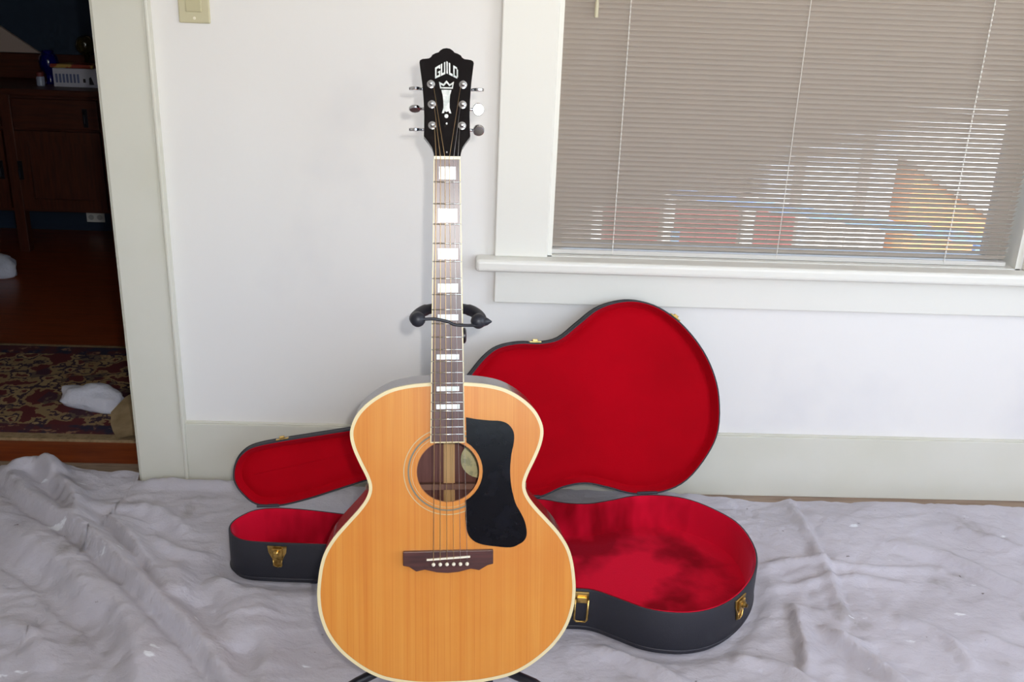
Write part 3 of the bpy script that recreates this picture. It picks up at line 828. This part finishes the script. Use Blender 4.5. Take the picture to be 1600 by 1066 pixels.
# ------------------------------------------------------------------ next room: rug, cloth scraps, sideboard
def rug_mat():
    m = bpy.data.materials.new('oriental_rug'); m.use_nodes = True
    nt = m.node_tree; b = nt.nodes['Principled BSDF']; b.inputs['Roughness'].default_value = .95
    tc = nt.nodes.new('ShaderNodeTexCoord')
    vo = nt.nodes.new('ShaderNodeTexVoronoi'); vo.inputs['Scale'].default_value = 17
    nz = nt.nodes.new('ShaderNodeTexNoise'); nz.inputs['Scale'].default_value = 13; nz.inputs['Detail'].default_value = 5
    nt.links.new(tc.outputs['Object'], vo.inputs['Vector']); nt.links.new(tc.outputs['Object'], nz.inputs['Vector'])
    r1 = nt.nodes.new('ShaderNodeValToRGB'); r1.color_ramp.interpolation = 'CONSTANT'
    e = r1.color_ramp.elements
    e[0].position = 0; e[0].color = lin(92, 30, 30)
    e[1].position = .45; e[1].color = lin(150, 122, 84)
    x = e.new(.52); x.color = lin(60, 36, 48)
    x = e.new(.56); x.color = lin(164, 136, 96)
    x = e.new(.62); x.color = lin(96, 40, 36)
    nt.links.new(nz.outputs['Fac'], r1.inputs[0])
    r2 = nt.nodes.new('ShaderNodeValToRGB'); r2.color_ramp.interpolation = 'CONSTANT'
    e = r2.color_ramp.elements
    e[0].position = 0; e[0].color = (0, 0, 0, 1); e[1].position = .8; e[1].color = (1, 1, 1, 1)
    sp = nt.nodes.new('ShaderNodeSeparateColor'); nt.links.new(vo.outputs['Color'], sp.inputs[0]); nt.links.new(sp.outputs[0], r2.inputs[0])
    mx = nt.nodes.new('ShaderNodeMix'); mx.data_type = 'RGBA'
    sc_ = nt.nodes.new('ShaderNodeMath'); sc_.operation = 'MULTIPLY'; sc_.inputs[1].default_value = .6
    nt.links.new(r2.outputs[0], sc_.inputs[0]); nt.links.new(sc_.outputs[0], mx.inputs[0])
    nt.links.new(r1.outputs[0], mx.inputs[6]); mx.inputs[7].default_value = lin(44, 34, 52)
    nt.links.new(mx.outputs[2], b.inputs['Base Color'])
    return m
rg = empty('area_rug', (-1.5, .21, 0), 'red and tan oriental runner rug on the wood floor beyond the doorway', 'rug')
MB().box(-1.2, .92, .085, .62, .0005, .009).build('field', rug_mat(), rg)
m_rb = mat('rug_border', lin(84, 34, 38), .95, noise_=[(22, .45, .6, lin(40, 34, 56), (1, 1, 1)), (34, .58, .66, lin(150, 110, 84), (1, 1, 1))])
MB().box(-1.2, .92, .030, .085, .0005, .0092).box(-1.2, .92, .62, .685, .0005, .0092).build('border', m_rb, rg)
m_rf = mat('rug_selvage', lin(160, 136, 100), .95, noise_=(60, .4, .7, lin(126, 104, 72), (1, 1, 1)))
MB().box(-1.2, .92, -.004, .030, .0005, .0085).box(-1.2, .92, .685, .705, .0005, .0085).build('selvage', m_rf, rg)

def lump(name, loc, size, m, seed, amp=.35, sub=4, rz=0):
    bm = bmesh.new(); bmesh.ops.create_icosphere(bm, subdivisions=sub, radius=1)
    for v in bm.verts:
        p = v.co.copy()
        k = 1 + amp * noise.noise(p * 1.3 + Vector((seed, 0, 0))) + .16 * abs(noise.noise(p * 3.4 + Vector((0, seed, 0)))) - .06 * abs(noise.noise(p * 8))
        v.co = Vector((p.x * size[0] * k, p.y * size[1] * k, max(p.z * size[2] * k, -size[2] * .55)))
    me = bpy.data.meshes.new(name); bm.to_mesh(me); bm.free()
    o = link(name, me, m, None, True)
    o.location = loc; o.rotation_euler = (0, 0, rz)
    return o
m_sock = mat('white_cotton', lin(212, 212, 222), .9, bump=(40, .5, (1, 1, 1)), bump_dist=.01)
tag(lump('crumpled_cloth', (-1.122, .425, .032), (.105, .045, .042), m_sock, 3.3, rz=math.radians(-17)), 'crumpled white cloth lying on the patterned rug', 'cloth')
tag(lump('white_bundle', (-1.98, 1.70, .030), (.07, .06, .055), m_sock, 7.7), 'small white bundle on the dark floor at the left edge', 'cloth')
# stiff tan scrap, corner of a paper sack, bent over the rug edge
q = MB()
g = [[(-1.045, .335, .028), (-1.02, .39, .052), (-.955, .47, .075), (-.90, .50, .05)], [(-1.03, .285, .014), (-.99, .33, .040), (-.93, .40, .062), (-.86, .42, .04)], [(-1.01, .245, .011), (-.965, .27, .026), (-.91, .31, .036), (-.85, .34, .02)], [(-.985, .205, .010), (-.945, .215, .016), (-.89, .235, .014), (-.84, .25, .01)]]
g = [[(x, y, z + .005) for x, y, z in row] for row in g]
q.v = [p for row in g for p in row]
q.v += [(x + .004, y + .004, z - .003) for row in g for x, y, z in row]
for j in range(3):
    for i in range(3):
        a = j * 4 + i
        q.f += [(a, a + 1, a + 5, a + 4), (16 + a, 16 + a + 4, 16 + a + 5, 16 + a + 1)]
sc_o = q.build('paper_scrap', mat('tan_kraft', lin(168, 144, 108), .9, noise_=(20, .4, .7, lin(140, 118, 84), (1, 1, 1))), None, smooth=False)
tag(sc_o, 'tan crumpled paper sack corner beside the white door casing', 'paper')

# sideboard
m_oak = mat('dark_red_oak', lin(84, 38, 20), .45, noise_=(14, .35, .7, lin(60, 25, 13), (.6, 6, 8)))
m_oakv = mat('dark_red_oak_upright', lin(86, 39, 20), .45, noise_=(14, .35, .7, lin(62, 26, 13), (8, 6, .6)))
m_iron = mat('dark_iron', lin(34, 34, 40), .5, metal=.6)
SX0, SX1, SY0, SY1 = -2.62, -1.585, 2.05, 2.43
sb = empty('sideboard', (SX0, SY0, 0), 'dark red-brown wooden sideboard against the navy wall of the next room', 'sideboard')
W_ = SX1 - SX0; D_ = SY1 - SY0
MB().box(0, W_, .012, D_, .185, .69).build('body', m_oak, sb)
MB().box(-.02, W_ + .02, -.02, D_, .69, .716).build('top', m_oak, sb, bevel=.004)
MB().box(0, W_, D_ - .02, D_, .716, .825).build('back_rail', m_oak, sb, bevel=.003)
for x in (0, .575, W_ - .045):
    for y in (.0, D_ - .045):
        if x == .575 and y > 0: continue
        MB().box(x, x + .045, y, y + .045, 0, .69).build('leg', m_oakv, sb, bevel=.002)
def drawer(x0, x1, z0, z1):
    d = MB().box(x0, x1, -.006, .02, z0, z1).build('drawer', m_oak, sb, bevel=.003)
    for x in ([x1 - .05] if x1 > .6 else [x0 + .08, x1 - .03]):
        MB().tube([(x - .003, -.007, z0 + .078), (x - .003, -.02, z0 + .065), (x - .003, -.02, z0 + .03), (x - .003, -.007, z0 + .018)], .006, 8).box(x - .013, x + .007, -.009, -.005, z0 + .01, z0 + .088).build('pull', m_iron, d)
def door(x0, x1, z0, z1, hx):
    d = MB().box(x0, x1, 0.004, .02, z0, z1).box(x0, x0 + .05, -.008, .01, z0, z1).box(x1 - .05, x1, -.008, .01, z0, z1).box(x0 + .05, x1 - .05, -.008, .01, z0, z0 + .045).box(x0 + .05, x1 - .05, -.008, .01, z1 - .045, z1).build('door', m_oakv, sb)
    MB().box(hx - .009, hx + .009, -.012, -.007, .33, .41).tube([(hx, -.012, .385), (hx, -.024, .375), (hx, -.024, .345), (hx, -.012, .338)], .005, 8).build('pull', m_iron, d)
drawer(.625, W_ - .05, .552, .676); drawer(.05, .57, .552, .676)
door(.625, W_ - .05, .200, .540, .632); door(.05, .57, .200, .540, .55)

tz = .716
bx = empty('boxed_set', (-1.752, 2.20, tz), 'white printed box lying on the sideboard under a folded packet', 'box', rz=math.radians(2))
MB().box(-.095, .095, -.05, .06, 0, .078).build('carton', mat('white_card', lin(196, 194, 206), .7), bx, bevel=.002)
m_ink = mat('blue_grey_ink', lin(96, 104, 140), .7); m_ink2 = mat('dark_ink', lin(40, 36, 46), .7)
for k in range(7):
    MB().box(-.085 + k * .015, -.076 + k * .015, -.0508, -.0495, .018, .055).build('printed_mark', m_ink, bx)
MB().prism([(.055, .012), (.075, .012), (.068, .032), (.064, .045), (.056, .04)], lambda p: (p[0], -.0508, p[1]), lambda p: (p[0], -.0495, p[1])).build('printed_mark', m_ink2, bx)
MB().box(.03, .04, -.0508, -.0495, .02, .036).build('printed_mark', m_ink2, bx)
pk = MB().prism([(-.095, -.045), (.09, -.05), (.085, .05), (-.02, .055)], lambda p: (p[0] - 1.765, p[1] + 2.205, tz + .0785), lambda p: (p[0] - 1.765, p[1] + 2.205, tz + .094)).build('folded_packet', mat('red_yellow_print', lin(150, 58, 40), .6, noise_=(14, .5, .56, lin(186, 150, 78), (1, 1, 1))), None, bevel=.003)
tag(pk, 'flat red and yellow packet lying on the white printed box', 'packet')
pn = MB().lathe([(.018, 0), (.026, .006), (.027, .05), (.022, .075), (.020, .088), (.0, .09)], (-1.632, 2.22, tz), (0, 0, 1), 18).build('pink_jar', mat('pink_glaze', lin(170, 120, 140), .4), None, smooth='auto')
tag(pn, 'small pinkish jar at the right end of the sideboard', 'jar')
bv = empty('blue_vase', (-1.893, 2.235, tz), 'round cobalt blue glass vase on the sideboard', 'vase')
MB().lathe([(.020, 0), (.024, .004), (.016, .02), (.020, .045), (.036, .065), (.042, .092), (.036, .118), (.022, .132), (.024, .138), (.018, .137)], (0, 0, 0), (0, 0, 1), 28).build('bowl', mat('cobalt_glass', lin(8, 10, 90), .06, coat=1), bv, smooth='auto')
MB().lathe([(.024, .134), (.027, .138), (.024, .142), (.02, .138)], (0, 0, 0), (0, 0, 1), 28).build('rim', mat('cobalt_rim', lin(10, 14, 96), .06, coat=1), bv, smooth='auto')
sj = empty('spice_jar', (-1.905, 2.16, tz), 'little pale jar with red lid in front of the blue vase', 'jar')
MB().lathe([(.014, 0), (.017, .003), (.017, .036), (.013, .042)], (0, 0, 0), (0, 0, 1), 18).build('glass', mat('pale_jar', lin(170, 176, 196), .2), sj, smooth='auto')
MB().lathe([(.0145, .040), (.0145, .056), (.012, .058)], (0, 0, 0), (0, 0, 1), 18).build('lid', mat('red_lid', lin(120, 50, 44), .5), sj, smooth='auto')
gb = empty('glass_globe', (-1.750, 2.30, tz), 'dark amber glass globe on a short stem behind the printed box', 'globe')
MB().ball((0, 0, .165), .043, 24).build('ball', mat('amber_glass', lin(70, 62, 34), .05, coat=1), gb, smooth=True)
MB().lathe([(.03, 0), (.03, .006), (.008, .014), (.007, .10), (.016, .122), (.018, .130)], (0, 0, 0), (0, 0, 1), 20).build('stem', mat('brass_stem', lin(120, 104, 70), .3, metal=1), gb, smooth='auto')
# pale sloping panel standing on the back rail, cut off by the picture's left edge
pnl = MB().prism([(-2.0, .829), (-2.62, .829), (-2.62, 1.25)], lambda p: (p[0], 2.405, p[1]), lambda p: (p[0], 2.425, p[1])).build('sloping_panel', mat('beige_board', lin(176, 156, 146), .8), None)
tag(pnl, 'pale beige board with a sloping edge propped above the sideboard', 'board')
pf = empty('picture_frame', (-1.62, 2.45, 1.20), 'small orange wood picture frame hanging on the navy wall', 'picture frame')
pf.rotation_euler = (0, math.radians(-24), 0)
MB().box(-.165, .165, -.022, -.002, -.125, -.10).box(-.165, .165, -.022, -.002, .10, .125).box(-.165, -.14, -.022, -.002, -.10, .10).box(.14, .165, -.022, -.002, -.10, .10).build('frame', mat('orange_wood', lin(150, 96, 48), .4), pf)
MB().box(-.14, .14, -.012, -.004, -.10, .10).build('mat_board', mat('mat_white', lin(210, 206, 196), .8), pf)
ot = empty('wall_outlet', (-1.848, 2.45, .068), 'white power outlet low on the navy wall under the sideboard', 'outlet')
MB().box(-.043, .043, -.006, 0, -.024, .024).build('plate', m_white, ot, bevel=.002)
for x in (-.02, .02):
    MB().lathe([(.013, 0), (.013, .0015), (0, .0016)], (x, -.006, 0), (0, -1, 0), 14).build('socket', mat('socket_face', lin(190, 188, 182), .5), ot)

# ------------------------------------------------------------------ outside the window
struct(MB().box(-2, 14, .4, 20, -1.3, -1.2).box(XR + .4, 14, -14, .4, -1.3, -1.2).build('ground', mat('pale_concrete_yard', lin(238, 238, 234), .9, noise_=(3, .4, .7, lin(222, 224, 222), (1, 1, 1)))))
m_red = mat('red_board', lin(140, 62, 62), .7)
m_post = mat('white_post', lin(244, 244, 240), .6)
rf = empty('red_fence', (.4, 4.0, -1.2), 'red board fence with white posts seen through the blind', 'fence')
for i, (x0, x1) in enumerate(((.78, 1.17), (1.27, 1.69), (1.80, 2.06))):
    n = 3
    for k in range(n):
        a = x0 + (x1 - x0) * k / n
        MB().box(a - .4, a + (x1 - x0) / n - .408, 0, .025, 0, 1.04).build('board', m_red, rf)
for x in (.73, 1.195, 1.715):
    MB().box(x - .4, x + .062 - .4, -.03, .03, 0, 1.12).box(x - .41, x + .072 - .4, -.04, .04, 1.12, 1.14).build('post', m_post, rf)
hr = empty('blue_handrail', (.9, 2.6, -1.2), 'sky blue sloping handrail seen through the blind', 'handrail')
MB().prism([(.06, 1.425), (.06, 1.46), (1.74, 1.262), (1.74, 1.215)], lambda p: (p[0], 0, p[1]), lambda p: (p[0], .06, p[1])).build('rail', mat('blue_paint', lin(120, 160, 214), .5), hr)
for x in (.08, 1.66):
    MB().box(x, x + .04, .01, .05, 0, 1.25).build('baluster', mat('blue_paint', lin(120, 160, 214), .5), hr)
nh = empty('orange_shed', (3.23, 5.0, -1.2), 'orange-brown shed with a sloping roof edge seen through the blind', 'shed')
MB().prism([(.0, 0), (.0, 1.17), (1.75, .18), (1.75, 0)], lambda p: (p[0], 0, p[1]), lambda p: (p[0], 2.5, p[1])).build('wall', mat('orange_siding', lin(206, 136, 84), .8), nh)
MB().prism([(-.02, 1.185), (-.02, 1.215), (1.8, .185), (1.8, .155)], lambda p: (p[0], -.03, p[1]), lambda p: (p[0], 2.53, p[1])).build('roof', mat('grey_roof', lin(150, 140, 132), .8), nh)
ph = empty('pale_house', (2.1, 5.2, -1.2), 'pale blue-white house wall seen through the blind', 'house')
MB().box(.10, 1.07, 0, 2.0, 0, 2.3).build('wall', mat('pale_blue_siding', lin(214, 228, 244), .8), ph)
MB().box(.0, 1.10, -.1, 2.1, 2.3, 2.4).build('roof', mat('grey_roof2', lin(150, 140, 132), .8), ph)
for x in (.28, .78):
    MB().box(x, x + .07, -.06, -.0, 0, 2.3).build('post', mat('grey_post', lin(150, 146, 142), .7), ph)
wg = empty('white_gate', (2.36, 4.45, -1.2), 'white slatted gate between red fence and orange shed', 'gate')
for k in range(4):
    MB().box(k * .105, k * .105 + .095, 0, .03, 0, .88).build('slat', m_post, wg)
MB().box(0, .41, .03, .05, .2, .28).box(0, .41, .03, .05, .65, .73).build('rail', m_post, wg)
tw = empty('grey_shed', (-.05, 5.3, -1.2), 'grey-brown shed wall behind the red fence outside', 'shed')
MB().box(0, 2.1, 0, 1.6, 0, 2.4).build('wall', mat('grey_brown_siding', lin(120, 112, 108), .8), tw)
MB().box(-.1, 2.15, -.1, 1.7, 2.4, 2.5).build('roof', mat('grey_roof3', lin(120, 112, 106), .8), tw)
